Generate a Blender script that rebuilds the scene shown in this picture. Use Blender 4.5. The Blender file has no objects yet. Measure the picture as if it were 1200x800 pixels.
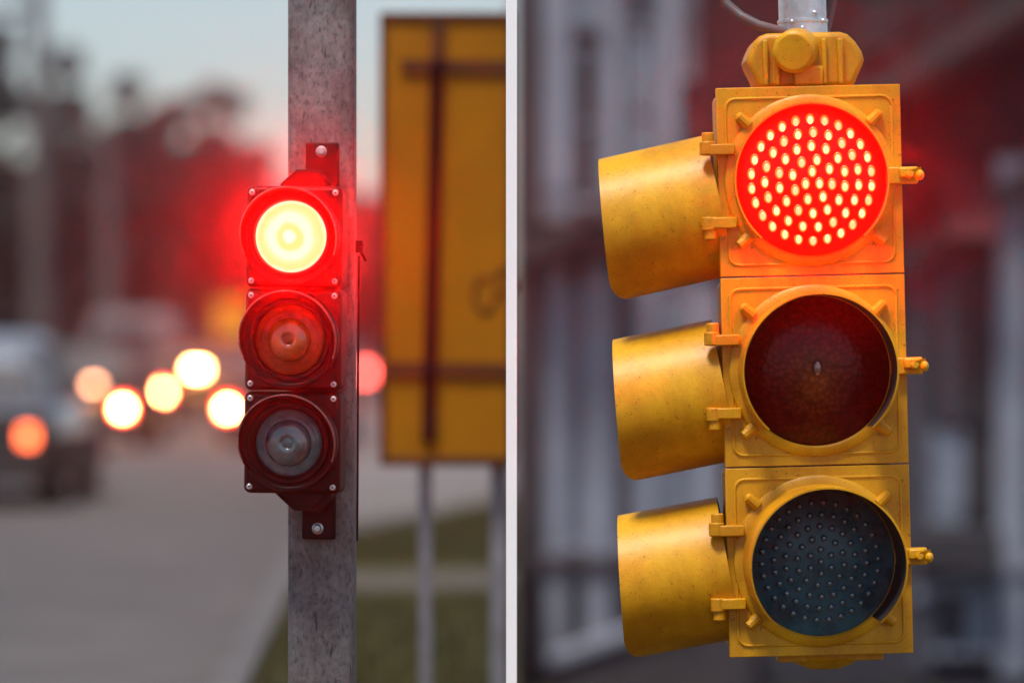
import bpy, bmesh, math, random
from math import sin, cos, pi, radians as R
from mathutils import Vector, Matrix

random.seed(7)
sc = bpy.context.scene
COL = sc.collection
H = 1.4            # camera height
F = 4500.0         # focal length in photo pixels (135 mm on a 36 mm frame, 1200 px)
D = 7.7            # distance of the two signals
S = D / F          # metres per photo pixel at that distance

def X(px, d): return (px - 600) / F * d
def Z(py, d): return H - (py - 400) / F * d

# ------------------------------------------------------------------ materials
def nd(nt, t, **kw):
    n = nt.nodes.new(t)
    for k, v in kw.items():
        if k in n.inputs: n.inputs[k].default_value = v
        else: setattr(n, k, v)
    return n

def mat(name, col, rough=0.5, metal=0.0, coat=0.0, var=0.15, scale=8.0, bump=0.0, bscale=60.0,
        stretch=(1, 1, 1), col2=None, spec=0.5, detail=5, lo=.35, hi=.65):
    m = bpy.data.materials.new(name); m.use_nodes = True
    nt = m.node_tree; b = nt.nodes['Principled BSDF']
    b.inputs['Roughness'].default_value = rough
    b.inputs['Metallic'].default_value = metal
    b.inputs['Coat Weight'].default_value = coat
    b.inputs['Coat Roughness'].default_value = 0.25
    b.inputs['Specular IOR Level'].default_value = spec
    tc = nd(nt, 'ShaderNodeTexCoord'); mp = nd(nt, 'ShaderNodeMapping')
    mp.inputs['Scale'].default_value = stretch
    nt.links.new(tc.outputs['Object'], mp.inputs['Vector'])
    n1 = nd(nt, 'ShaderNodeTexNoise', Scale=scale, Detail=detail, Roughness=0.62)
    nt.links.new(mp.outputs['Vector'], n1.inputs['Vector'])
    cr = nd(nt, 'ShaderNodeValToRGB')
    c2 = col2 if col2 else tuple(c * (1 - var * 1.6) for c in col)
    c1 = col if col2 else tuple(min(1, c * (1 + var)) for c in col)
    cr.color_ramp.elements[0].position = lo; cr.color_ramp.elements[1].position = hi
    cr.color_ramp.elements[0].color = (*c2, 1); cr.color_ramp.elements[1].color = (*c1, 1)
    nt.links.new(n1.outputs['Fac'], cr.inputs['Fac'])
    nt.links.new(cr.outputs['Color'], b.inputs['Base Color'])
    # slightly uneven gloss
    mr = nd(nt, 'ShaderNodeMapRange'); mr.inputs['To Min'].default_value = max(0.02, rough - .08)
    mr.inputs['To Max'].default_value = min(1, rough + .1)
    nt.links.new(n1.outputs['Fac'], mr.inputs['Value']); nt.links.new(mr.outputs['Result'], b.inputs['Roughness'])
    if bump:
        n2 = nd(nt, 'ShaderNodeTexNoise', Scale=bscale, Detail=4.0)
        nt.links.new(mp.outputs['Vector'], n2.inputs['Vector'])
        bp = nd(nt, 'ShaderNodeBump', Strength=bump, Distance=0.004)
        nt.links.new(n2.outputs['Fac'], bp.inputs['Height']); nt.links.new(bp.outputs['Normal'], b.inputs['Normal'])
    return m

def emit(name, col, strength=1.0, gloss=None):
    m = bpy.data.materials.new(name); m.use_nodes = True
    b = m.node_tree.nodes['Principled BSDF']
    b.inputs['Base Color'].default_value = (*(gloss or (.3, .02, .015)), 1)
    b.inputs['Roughness'].default_value = .25
    b.inputs['Emission Color'].default_value = (*col, 1)
    b.inputs['Emission Strength'].default_value = strength
    return m

def emit_radial(name, stops, rmax, strength):
    """lamp glass whose glow follows the rings of its lens (object space, axis y)"""
    m = bpy.data.materials.new(name); m.use_nodes = True
    nt = m.node_tree; b = nt.nodes['Principled BSDF']
    b.inputs['Base Color'].default_value = (.3, .02, .015, 1)
    tc = nd(nt, 'ShaderNodeTexCoord'); mp = nd(nt, 'ShaderNodeMapping'); mp.inputs['Scale'].default_value = (1/rmax, 0, 1/rmax)
    nt.links.new(tc.outputs['Object'], mp.inputs['Vector'])
    ln = nd(nt, 'ShaderNodeVectorMath', operation='LENGTH'); nt.links.new(mp.outputs['Vector'], ln.inputs[0])
    nz = nd(nt, 'ShaderNodeTexNoise', Scale=28.0, Detail=2.0); nt.links.new(tc.outputs['Object'], nz.inputs['Vector'])
    ad = nd(nt, 'ShaderNodeMath', operation='MULTIPLY_ADD'); ad.inputs[1].default_value = .22
    nt.links.new(nz.outputs['Fac'], ad.inputs[0]); nt.links.new(ln.outputs['Value'], ad.inputs[2])
    sb = nd(nt, 'ShaderNodeMath', operation='SUBTRACT'); sb.inputs[1].default_value = .11
    nt.links.new(ad.outputs[0], sb.inputs[0])
    cr = nd(nt, 'ShaderNodeValToRGB')
    el = cr.color_ramp.elements
    while len(el) < len(stops): el.new(0.5)
    for e, (p, c) in zip(el, stops): e.position = p; e.color = (*c, 1)
    nt.links.new(sb.outputs[0], cr.inputs['Fac'])
    nt.links.new(cr.outputs['Color'], b.inputs['Emission Color'])
    b.inputs['Emission Strength'].default_value = strength
    return m

YEL = (.78, .40, .0035)
M = dict(
    yellow=mat('yellow_signal_paint', YEL, .43, coat=.0, var=.07, scale=9, bump=.12, bscale=55, col2=(.67, .325, .003), lo=.3, hi=.7, spec=.36),
    black_in=mat('matt_black_visor_lining', (.012, .011, .012), .7, var=.2),
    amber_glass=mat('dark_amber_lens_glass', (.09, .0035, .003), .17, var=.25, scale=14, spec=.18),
    green_glass=mat('dark_teal_lens_glass', (.026, .105, .145), .27, var=.25, scale=20, spec=.28),
    teal_dot=mat('lens_dot_glass', (.13, .19, .22), .10, var=.1, metal=.5, spec=1.0),
    pipe=mat('bright_galvanised_pipe', (.62, .63, .66), .3, metal=.75, var=.15, scale=20, bump=.15),
    cable=mat('grey_cable_jacket', (.10, .075, .075), .5),
    steel=mat('zinc_screw', (.62, .60, .60), .35, metal=.85),
    glint_bead=mat('glint_bead_metal', (.30, .17, .15), .16, metal=.7, var=.1),  # pale metal for the bead that makes the middle lens highlight
    dark_slot=mat('dark_screw_slot', (.02, .01, .01), .7),
    maroon=mat('glossy_black_maroon_plastic', (.008, .0004, .0008), .42, spec=.14, coat=.0, var=.2, scale=12, bump=.12, bscale=140),
    hood_lip=mat('pale_hood_highlight', (.20, .12, .115), .25, spec=.6, var=.3, scale=40),  # paler than the housing: the rim highlight is put into this colour
    maroon_gloss=mat('polished_hood_lining', (.016, .0008, .001), .25, spec=.3, var=.1),
    black_plate=mat('black_bracket_steel', (.010, .001, .0015), .5, var=.25, spec=.14),
    pole=mat('weathered_galvanised_steel', (.25, .235, .238), .6, metal=.15, scale=22, col2=(.115, .105, .107), bump=.35, bscale=70, stretch=(1, 1, .45), detail=9, lo=.32, hi=.68),
    red_lens=mat('unlit_red_lens', (.32, .045, .007), .3, var=.3, scale=25, spec=.4),
    clear_lens=mat('clear_grey_lens', (.035, .15, .17), .16, var=.3, scale=30, spec=.6),
    red_dome=mat('orange_red_inner_glass', (.40, .085, .008), .12, spec=.8, coat=.5, var=.3, scale=25),
    clear_dome=mat('smoky_inner_glass', (.022, .095, .11), .10, spec=.9, coat=.8, var=.3, scale=30),
    centre_bead=mat('bulb_holder', (.06, .055, .055), .3, metal=.5),
    white=mat('white_divider_paint', (.93, .93, .925), .55, var=.015, scale=6),
    amber=mat('amber_sign_sheet', (.30, .115, .0008), .6, var=.10, scale=2.2, bump=.1, spec=.12),
    amber_dark=mat('brown_amber_frame', (.075, .021, .002), .6, var=.15, spec=.25),
    strap=mat('dark_brown_strap', (.008, .0015, .002), .8, spec=.08),
    knot=mat('black_clamp', (.006, .003, .006), .8, spec=.08),
    leg=mat('grey_sign_leg', (.20, .19, .21), .55, metal=.3, scale=14),
    asphalt=mat('worn_asphalt', (.118, .103, .096), .85, var=.10, scale=.9, bump=.5, bscale=90, col2=(.092, .080, .075)),
    ground=mat('grey_ground', (.105, .096, .092), .9, var=.12, scale=.5, bump=.3),
    paving=mat('pale_paving', (.17, .157, .15), .85, var=.12, scale=1.6, bump=.3),
    dark_paving=mat('dark_paving', (.036, .034, .038), .85, scale=.9, bump=.3, spec=.2, col2=(.010, .0095, .011), lo=.42, hi=.58),
    path=mat('trodden_path', (.072, .060, .045), .9, var=.2, scale=3, bump=.3),
    kerb=mat('kerb_concrete', (.10, .092, .088), .85, var=.15, scale=4, bump=.4),
    soil=mat('olive_turf', (.058, .050, .006), .95, var=.3, scale=3, col2=(.034, .031, .006)),
    grass=mat('grass_blade', (.062, .056, .006), .8, var=.3, scale=1.5, col2=(.036, .038, .006)),
    bark=mat('tree_bark', (.10, .075, .062), .9, var=.3),
    pale_bark=mat('pale_bark', (.30, .27, .26), .9, var=.3),
    leaf=mat('brown_autumn_leaves', (.050, .037, .033), .8, var=.3, scale=.6, col2=(.028, .021, .020)),
    leaf_glow_tint=mat('glow_tinted_leaves', (.085, .030, .026), .8, var=.3, scale=.6, col2=(.05, .018, .017)),  # brown leaves with the red lamp glow mixed into their colour
    concrete=mat('pale_concrete', (.092, .080, .078), .8, var=.15),
    stone=mat('blue_grey_stone', (.060, .062, .078), .8, var=.12, scale=2, bump=.3),
    stone_warm=mat('warm_grey_stone', (.052, .043, .047), .8, var=.15, scale=2),
    stone_pale=mat('pale_painted_stone', (.25, .265, .315), .75, var=.1, scale=2),
    dark_iron=mat('dark_iron', (.030, .027, .031), .6),
    pane=mat('dark_window_glass', (.012, .012, .015), .4, var=.3, scale=1.2),
    pane_pale=mat('pale_blind_behind_glass', (.20, .23, .28), .45, var=.2, scale=3),
    shop_grey=mat('grey_shopfront_paint', (.042, .040, .050), .6, var=.12, scale=2),
    tyre=mat('tyre_rubber', (.018, .017, .017), .85),
    rim=mat('alloy_rim', (.45, .45, .47), .35, metal=.8),
    trim=mat('black_bumper_plastic', (.022, .021, .022), .7),
    car_glass=mat('car_window', (.035, .042, .05), .5, var=.2, spec=.25),
    plate=mat('number_plate', (.55, .42, .15), .5),
    road_sign=mat('yellow_road_sign', (.78, .36, .01), .55, var=.05),
    lamp_head=mat('grey_lamp_casting', (.18, .19, .22), .5, metal=.2),
)
def mul(nt, a, b_sock):
    m = nd(nt, 'ShaderNodeMix', data_type='RGBA', blend_type='MULTIPLY'); m.inputs[0].default_value = 1
    nt.links.new(a, m.inputs[6]); nt.links.new(b_sock, m.inputs[7]); return m.outputs[2]
def noise_ramp(nt, vec, scale, lo, hi, c0, c1, detail=5, stretch=(1, 1, 1), vor=False):
    mp = nd(nt, 'ShaderNodeMapping'); mp.inputs['Scale'].default_value = stretch; nt.links.new(vec, mp.inputs['Vector'])
    if vor:
        n = nd(nt, 'ShaderNodeTexVoronoi', Scale=scale); nt.links.new(mp.outputs['Vector'], n.inputs['Vector'])
        sp = nd(nt, 'ShaderNodeSeparateColor'); nt.links.new(n.outputs['Color'], sp.inputs['Color']); out = sp.outputs[0]
    else:
        n = nd(nt, 'ShaderNodeTexNoise', Scale=scale, Detail=detail, Roughness=.6); nt.links.new(mp.outputs['Vector'], n.inputs['Vector']); out = n.outputs['Fac']
    cr = nd(nt, 'ShaderNodeValToRGB'); e = cr.color_ramp.elements
    e[0].position, e[1].position = lo, hi
    e[0].color = (c0, c0, c0, 1) if not hasattr(c0, '__len__') else (*c0, 1); e[1].color = (c1, c1, c1, 1) if not hasattr(c1, '__len__') else (*c1, 1)
    nt.links.new(out, cr.inputs['Fac']); return cr.outputs['Color']
def worn(m, layers, bump=None):
    """multiply wear layers (noise_ramp arguments) over the base colour of a material made by mat()"""
    nt = m.node_tree; b = nt.nodes['Principled BSDF']; tc = [n for n in nt.nodes if n.type == 'TEX_COORD'][0]
    col = b.inputs['Base Color'].links[0].from_socket
    for kw in layers: col = mul(nt, col, noise_ramp(nt, tc.outputs['Object'], **kw))
    nt.links.new(col, b.inputs['Base Color'])
worn(M['yellow'], [dict(scale=26, lo=.34, hi=.56, c0=(.88, .83, .74), c1=1, stretch=(1, 1, .16)),
                   dict(scale=7, lo=.36, hi=.6, c0=(.80, .73, .6), c1=1, detail=9), dict(scale=3.2, lo=.42, hi=.6, c0=(.84, .78, .66), c1=1, detail=7), dict(scale=60, lo=.30, hi=.345, c0=(.50, .42, .40), c1=1, detail=6),
                   dict(scale=190, lo=.27, hi=.33, c0=(.42, .33, .3), c1=1, detail=2),
                   dict(scale=420, lo=.35, hi=.6, c0=.86, c1=1, detail=2)])
worn(M['pole'], [dict(scale=85, lo=0, hi=1, c0=.76, c1=1.0, vor=True), dict(scale=120, lo=.33, hi=.5, c0=.55, c1=1, detail=3, stretch=(1, 1, .6)),
                 dict(scale=9, lo=.38, hi=.6, c0=(.8, .68, .62), c1=1, detail=8, stretch=(1, 1, .3)), dict(scale=70, lo=.30, hi=.36, c0=.35, c1=1, detail=2, stretch=(1, 1, .25))])
worn(M['maroon'], [dict(scale=160, lo=.3, hi=.5, c0=.6, c1=1, detail=3)])
worn(M['asphalt'], [dict(scale=.35, lo=.4, hi=.6, c0=.82, c1=1, detail=6, stretch=(1, .2, 1)), dict(scale=60, lo=.3, hi=.6, c0=.75, c1=1)])
def amber_glint_spot(m):  # orange spot paints a soft central glint into the lens colour
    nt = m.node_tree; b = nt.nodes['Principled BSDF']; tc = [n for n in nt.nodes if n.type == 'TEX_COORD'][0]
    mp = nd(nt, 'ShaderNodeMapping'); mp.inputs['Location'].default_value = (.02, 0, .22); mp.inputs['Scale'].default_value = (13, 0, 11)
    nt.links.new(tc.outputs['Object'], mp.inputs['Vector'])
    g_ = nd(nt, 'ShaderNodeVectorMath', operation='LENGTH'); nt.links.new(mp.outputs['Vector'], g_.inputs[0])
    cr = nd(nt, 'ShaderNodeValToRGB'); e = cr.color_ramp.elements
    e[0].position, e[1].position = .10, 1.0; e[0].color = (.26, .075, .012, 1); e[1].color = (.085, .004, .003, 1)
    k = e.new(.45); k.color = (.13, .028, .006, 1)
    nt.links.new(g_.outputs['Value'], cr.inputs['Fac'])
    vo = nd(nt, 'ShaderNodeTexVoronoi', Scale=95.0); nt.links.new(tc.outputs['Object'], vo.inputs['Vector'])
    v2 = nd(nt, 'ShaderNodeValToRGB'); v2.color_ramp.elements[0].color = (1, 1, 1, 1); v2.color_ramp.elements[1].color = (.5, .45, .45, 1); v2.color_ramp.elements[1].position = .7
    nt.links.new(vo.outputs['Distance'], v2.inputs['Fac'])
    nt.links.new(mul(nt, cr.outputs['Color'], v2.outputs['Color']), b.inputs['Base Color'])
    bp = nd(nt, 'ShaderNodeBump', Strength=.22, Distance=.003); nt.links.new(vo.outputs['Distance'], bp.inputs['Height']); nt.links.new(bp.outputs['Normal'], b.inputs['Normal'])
amber_glint_spot(M['amber_glass'])
# red brick
def brick(name, c1, c2, mortar):
    m = bpy.data.materials.new(name); m.use_nodes = True
    nt = m.node_tree; b = nt.nodes['Principled BSDF']; b.inputs['Roughness'].default_value = .85
    tc = nd(nt, 'ShaderNodeTexCoord'); mp = nd(nt, 'ShaderNodeMapping'); mp.inputs['Rotation'].default_value = (R(90), 0, 0)
    nt.links.new(tc.outputs['Object'], mp.inputs['Vector'])
    br = nd(nt, 'ShaderNodeTexBrick', Scale=4.5)
    br.inputs['Color1'].default_value = (*c1, 1); br.inputs['Color2'].default_value = (*c2, 1); br.inputs['Mortar'].default_value = (*mortar, 1)
    br.inputs['Mortar Size'].default_value = .012
    nt.links.new(mp.outputs['Vector'], br.inputs['Vector']); nt.links.new(br.outputs['Color'], b.inputs['Base Color'])
    return m
M['brick'] = brick('dark_red_brick', (.050, .0045, .0075), (.030, .003, .006), (.035, .012, .014))
M['awning'] = mat('crimson_canvas', (.085, .002, .006), .8, var=.15, scale=3)

# lamps
LR = 1500.0
def lr(g, b): return (1, g*.74/LR, b*.70/LR)
M['lit_red'] = emit_radial('lit_red_lamp', [(0, lr(1.1, .95)), (.14, lr(1.0, .80)), (.22, lr(.88, .30)), (.34, lr(.88, .30)), (.44, lr(1.0, .75)),
                                            (.60, lr(1.0, .80)), (.74, lr(.92, .42)), (.90, lr(.86, .30)), (.985, lr(1.0, .65))], .07, LR)
M['led_body'] = emit('red_led_lens', (1.0, .0025, .001), .95, (.2, .002, .001))
for q, (b_, g_) in enumerate(((1800, .95), (1600, .75), (1400, .58))):
    M['led_%d' % q] = emit('lit_red_led_%d' % q, (1.0, .95*g_/b_, .40*g_/b_), b_)
M['led_halo'] = emit('led_halo_glow', (1.0, .085, .007), 2.0, (.4, .01, .006))  # halo of each LED, built as a wider orange emitter
M['led_body'].node_tree.nodes['Principled BSDF'].inputs['Specular IOR Level'].default_value = .15
def car_lamp(name, c, s): return emit(name, c, s)
M['tail_white'] = car_lamp('bright_brake_lamp', (1, .36, .105), 170)
M['tail_rim'] = car_lamp('brake_lamp_lens', (1, .03, .015), 13)
M['tail_orange'] = car_lamp('amber_tail_lamp', (1, .14, .04), 6)
M['tail_pale'] = car_lamp('pale_brake_lamp', (1, .40, .20), 17)
M['tail_dim'] = car_lamp('dim_tail_lamp', (1, .10, .08), 7)
M['tail_red'] = car_lamp('red_tail_lamp', (1, .10, .08), 17)

# ------------------------------------------------------------------ mesh builder
class MB:
    def __init__(s): s.bm = bmesh.new()
    def _faces(s, fs, mi, M4=None):
        for f in fs: f.material_index = mi
    def poly(s, pts, faces, mi=0, T=None):
        vs = [s.bm.verts.new(T @ Vector(p) if T else Vector(p)) for p in pts]
        out = []
        for f in faces:
            try:
                fc = s.bm.faces.new([vs[i] for i in f]); fc.material_index = mi; out.append(fc)
            except ValueError: pass
        return s
    def box(s, x0, x1, y0, y1, z0, z1, mi=0, T=None):
        p = [(x0,y0,z0),(x1,y0,z0),(x1,y1,z0),(x0,y1,z0),(x0,y0,z1),(x1,y0,z1),(x1,y1,z1),(x0,y1,z1)]
        return s.poly(p, [(0,3,2,1),(4,5,6,7),(0,1,5,4),(1,2,6,5),(2,3,7,6),(3,0,4,7)], mi, T)
    def prism(s, out, y0, y1, mi=0, T=None):
        """outline in x,z extruded along y"""
        n = len(out)
        p = [(x, y0, z) for x, z in out] + [(x, y1, z) for x, z in out]
        f = [tuple(range(n)), tuple(range(2*n-1, n-1, -1))] + [(i, i+n, (i+1) % n + n, (i+1) % n) for i in range(n)]
        return s.poly(p, f, mi, T)
    def lathe(s, prof, n=48, a0=0.0, a1=2*pi, mi=0, T=None, closed_profile=False):
        """profile (r, y) spun round the y axis; angle 0 = up (z), clockwise seen from -y"""
        full = abs((a1 - a0) - 2*pi) < 1e-6
        k = n if full else n + 1
        pts = []; m = len(prof)
        for i in range(k):
            a = a0 + (a1 - a0) * i / n
            for r, y in prof: pts.append((r*sin(a), y, r*cos(a)))
        fs = []
        for i in range(n):
            j = (i + 1) % k
            for q in range(m if closed_profile else m - 1):
                q2 = (q + 1) % m
                fs.append((i*m+q, i*m+q2, j*m+q2, j*m+q))
        if closed_profile and not full:
            fs.append(tuple(range(m))); fs.append(tuple((k-1)*m + q for q in range(m-1, -1, -1)))
        s.poly(pts, fs, mi, T)
        bmesh.ops.remove_doubles(s.bm, verts=s.bm.verts[:], dist=1e-6) if any(r < 1e-6 for r, y in prof) else None
        return s
    def cyl(s, p0, p1, r0, r1=None, n=16, mi=0, T=None):
        r1 = r0 if r1 is None else r1
        return s.tube([p0, p1], [r0, r1], n, mi, T)
    def tube(s, path, rad, n=10, mi=0, T=None):
        path = [Vector(p) for p in path]
        if not hasattr(rad, '__len__'): rad = [rad]*len(path)
        pts = []; u = None
        for i, p in enumerate(path):
            t = (path[min(i+1, len(path)-1)] - path[max(i-1, 0)]).normalized()
            if u is None: u = t.orthogonal().normalized()
            u = (u - t*u.dot(t)).normalized(); v = t.cross(u)
            for k in range(n):
                a = 2*pi*k/n; pts.append(p + (u*cos(a) + v*sin(a))*rad[i])
        fs = []
        for i in range(len(path)-1):
            for k in range(n):
                fs.append((i*n+k, i*n+(k+1)%n, (i+1)*n+(k+1)%n, (i+1)*n+k))
        fs.append(tuple(range(n-1, -1, -1))); fs.append(tuple((len(path)-1)*n+k for k in range(n)))
        return s.poly(pts, fs, mi, T)
    def ball(s, c, rx, ry, rz, u=10, v=7, mi=0, T=None):
        pts = [(c[0], c[1], c[2]+rz)]
        for i in range(1, v):
            for k in range(u):
                a, b = pi*i/v, 2*pi*k/u
                pts.append((c[0]+rx*sin(a)*cos(b), c[1]+ry*sin(a)*sin(b), c[2]+rz*cos(a)))
        pts.append((c[0], c[1], c[2]-rz)); L = len(pts)-1
        fs = [(0, 1+k, 1+(k+1)%u) for k in range(u)]
        for i in range(v-2):
            for k in range(u): fs.append((1+i*u+k, 1+(i+1)*u+k, 1+(i+1)*u+(k+1)%u, 1+i*u+(k+1)%u))
        fs += [(L, 1+(v-2)*u+(k+1)%u, 1+(v-2)*u+k) for k in range(u)]
        return s.poly(pts, fs, mi, T)
    def leaf(s, c, size, rnd, mi=0):
        d = Vector((rnd.gauss(0,1), rnd.gauss(0,1), rnd.gauss(0,1))).normalized()
        u = d.orthogonal().normalized(); v = d.cross(u)
        return s.poly([c+u*size, c+v*size*.55, c-u*size, c-v*size*.55], [(0,1,2,3)], mi)
    def build(s, name, mats, parent=None, bevel=0, smooth=35, seg=2, normals=True):
        if normals: bmesh.ops.recalc_face_normals(s.bm, faces=s.bm.faces[:])
        me = bpy.data.meshes.new(name); s.bm.to_mesh(me); s.bm.free()
        for m in (mats if isinstance(mats, (list, tuple)) else [mats]): me.materials.append(M[m])
        if smooth:
            for p in me.polygons: p.use_smooth = True
            me.set_sharp_from_angle(angle=R(smooth))
        o = bpy.data.objects.new(name, me); COL.objects.link(o)
        if parent: o.parent = parent
        if bevel:
            b = o.modifiers.new('edge_round', 'BEVEL'); b.width = bevel; b.segments = seg; b.limit_method = 'ANGLE'; b.angle_limit = R(40)
        return o

def tag(o, label=None, cat=None, group=None, kind=None):
    if label: o['label'] = label
    if cat: o['category'] = cat
    if group: o['group'] = group
    if kind: o['kind'] = kind
    return o
def thing(name, label, cat, loc=(0,0,0), rot=(0,0,0), group=None):
    o = bpy.data.objects.new(name, None); COL.objects.link(o); o.empty_display_size = .1
    o.location = loc; o.rotation_euler = rot
    return tag(o, label, cat, group)
def at(o, x=0, y=0, z=0, rot=None):
    o.location = (x, y, z)
    if rot: o.rotation_euler = rot
    return o

def visor(mb, r, t, L, a0, a1, n=72, y0=0.0, r1=None, T=None):
    """thin-walled hood round the y axis opening toward -y; L(a) gives its length at angle a (0 = top). outside mi 0, lining mi 1"""
    r1 = r if r1 is None else r1
    m = 6
    def ring(rr, rr1, mi, flip):
        pts = []; k = n + 1
        for i in range(k):
            a = a0 + (a1-a0)*i/n; l = L(a)
            for q in range(m):
                f = q/(m-1); rad = rr + (rr1-rr)*f
                pts.append((rad*sin(a), y0 - l*f, rad*cos(a)))
        fs = [(i*m+q, i*m+q+1, (i+1)*m+q+1, (i+1)*m+q) for i in range(n) for q in range(m-1)]
        mb.poly(pts, fs, mi, T)
    ring(r, r1, 0, 0); ring(r-t, r1-t, 1, 1)
    pts = []
    for i in range(n+1):                                   # the lip
        a = a0 + (a1-a0)*i/n; l = L(a)
        for rad in (r1, r1-t): pts.append((rad*sin(a), y0-l, rad*cos(a)))
    mb.poly(pts, [(2*i, 2*i+1, 2*i+3, 2*i+2) for i in range(n)], 0, T)
    for a in (a0, a1):                                     # cut ends
        l = L(a)
        mb.poly([(r*sin(a), y0, r*cos(a)), (r1*sin(a), y0-l, r1*cos(a)), ((r1-t)*sin(a), y0-l, (r1-t)*cos(a)), ((r-t)*sin(a), y0, (r-t)*cos(a))], [(0,1,2,3)], 0, T)
    bmesh.ops.remove_doubles(mb.bm, verts=mb.bm.verts[:], dist=1e-5)

# ================================================================== the yellow signal (right)
sig = thing('traffic_signal', 'large yellow hanging traffic signal with its red LED lamp lit and three side visors', 'traffic light',
            (X(953.5, D), D, Z(434, D)), (0, R(-1.4), R(1.0)))
HW = .184                                                   # half width of a section
SP = 222*S                                                  # section height
for i in range(3):
    zc = (1-i)*SP
    body = MB(); hh = SP/2 - .0015
    body.box(-.176, .178, .0, .215, -hh+.004, hh-.004)
    sec = at(body.build('signal_section', 'yellow', sig, bevel=.012), 0, 0, zc)
    # door: plate, raised border, lens boss
    door = MB()
    door.box(-HW, HW, -.024, -.001, -hh, hh)
    b, q = .166, .166
    cc = []
    for cx, cz, a_ in ((b-.02, q-.02, 0), (-b+.02, q-.02, 90), (-b+.02, -q+.02, 180), (b-.02, -q+.02, 270)):
        for k in range(6):
            a = R(a_ + 18*k); cc.append((cx+.02*cos(a), -.024, cz+.02*sin(a)))
    door.tube(cc + [cc[0]], .0032, 8)
    d = door.build('door', 'yellow', sec, bevel=.004)
    boss = MB()
    boss.lathe([(.150,-.020),(.150,-.030),(.154,-.034),(.166,-.033),(.171,-.029),(.1725,-.022)], 96)
    for sx in (-1, 1):
        for a in (47, 131):
            aa = R(a)*sx; p = Vector((.187*sin(aa), -.024, .187*cos(aa)))
            boss.ball(p + Vector((0, -.006, 0)), .0108, .012, .0108, 12, 8)
            p2 = Vector((.166*sin(aa), -.030, .166*cos(aa)))
            boss.tube([p2, p + Vector((.006*sin(aa), -.01, .006*cos(aa)))], [.012, .010], 10)
    boss.build('lens_ring', 'yellow', sec)
    # hinges with pins on the left, latch with wing bolt on the right
    for hz in (.066, -.080):
        h = MB(); h.box(-.214, -.150, -.046, -.018, hz-.012, hz+.010)
        s_ = 1 if hz > 0 else -1
        h.cyl((-.205, -.032, hz-.016*(1 if s_ < 0 else .7)), (-.205, -.032, hz+.016*(1 if s_ > 0 else .7)), .0155, n=20)
        h.cyl((-.203, -.032, hz), (-.203, -.032, hz+.034*s_), .0125, n=18)
        h.build('hinge', 'yellow', sec, bevel=.0025)
    l = MB(); l.box(.150, .214, -.044, -.018, -.012, .022)
    l.box(.176, .207, -.058, -.040, .000, .020)
    l.cyl((.196, -.074, .006), (.196, -.030, .006), .008, n=14)
    l.poly([(.190,-.074,.012),(.216,-.076,.020),(.219,-.070,.010),(.198,-.068,-.004)], [(0,1,2,3)]).poly([(.190,-.066,.012),(.216,-.068,.020),(.219,-.062,.010),(.198,-.060,-.004)], [(0,1,2,3)])
    l.ball((.214, -.070, .004), .009, .010, .011, 10, 7)
    l.build('latch', 'yellow', sec, bevel=.003)
    # front visor: cutaway hood, open at the bottom
    dep = (.040, .125, .200)[i]; lz = (-.016, 0, 0)[i]
    def L(a, dep=dep):
        e = abs(a)/R(140)
        return dep*(1 - .22*e**4)
    v = MB(); visor(v, .1545, .0035, L, R(-138), R(138), y0=-.028)
    v.build('visor', ['yellow', 'black_in'], sec)
    # lens
    ln = MB(); prof = []
    for k in range(13):
        r = .150*k/12; prof.append((r, lz - .055 + .030*(r/.150)**2))
    ln.lathe(prof, 72)
    if i == 0:
        rings = [(3, .0160, 0), (8, .0400, .32), (14, .0665, .0), (19, .0935, .16), (26, .1200, .0)]
        for cnt, rr, ph in rings:
            for k in range(cnt):
                a = 2*pi*(k+ph)/cnt
                p_ = (rr*sin(a), lz - .055 + .030*(rr/.150)**2, rr*cos(a)); q_ = random.choice((1, 1, 2, 2, 3))
                ln.ball(p_, .0090, .0035, .0124, 14, 8, 4)
                ln.ball((p_[0], p_[1]-.0015, p_[2]-.0012), .0060, .006, .0084, 12, 8, q_)
        ln.build('lens', ['led_body', 'led_0', 'led_1', 'led_2', 'led_halo'], sec)
    elif i == 1:
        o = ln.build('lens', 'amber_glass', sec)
        bu = MB(); bu.ball((.002, -.058, .006), .011, .010, .017, 20, 14)  # added bead that makes the highlight at the lens centre
        bu.build('centre_bead', 'glint_bead', sec, smooth=80)
    else:
        rings = [(1, 0, 0), (6, .024, 0), (12, .047, .3), (18, .070, 0), (24, .093, .2), (30, .117, .4)]
        for cnt, rr, ph in rings:
            for k in range(cnt):
                a = 2*pi*(k+ph)/cnt
                c_ = Vector((rr*sin(a), lz - .055 + .030*(rr/.150)**2, rr*cos(a)))
                T = Matrix.Translation(c_)
                ln.lathe([(.0072, .001), (.0066, -.0025), (.0048, -.0050), (.0024, -.0060), (.0, -.0062)], 14, mi=1, T=T)
        ln.build('lens', ['green_glass', 'teal_dot'], sec)
    # hood of the face that looks left
    ox = (-.040, -.035, -.016)[i]
    Ls = (.222, .204, .204)[i]
    def L2(a, Ls=Ls):
        c_ = cos(a)                                        # 1 top, -1 bottom
        e = Ls + .036*(1-c_)/2
        a_ = abs(abs(a) - pi)
        if a_ < R(48): e -= .034*(1 - sin(a_/R(48)*pi/2))
        return e
    sv = MB(); visor(sv, .1450, .003, L2, R(-179.9), R(179.9), n=96, r1=.1450)
    tilt = (11.2, 10.2, 9.4)[i]
    # its own axis -y turned to -x, dipped by tilt and swung a little away
    o = sv.build('side_visor', ['yellow', 'black_in'], sec)
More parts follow.
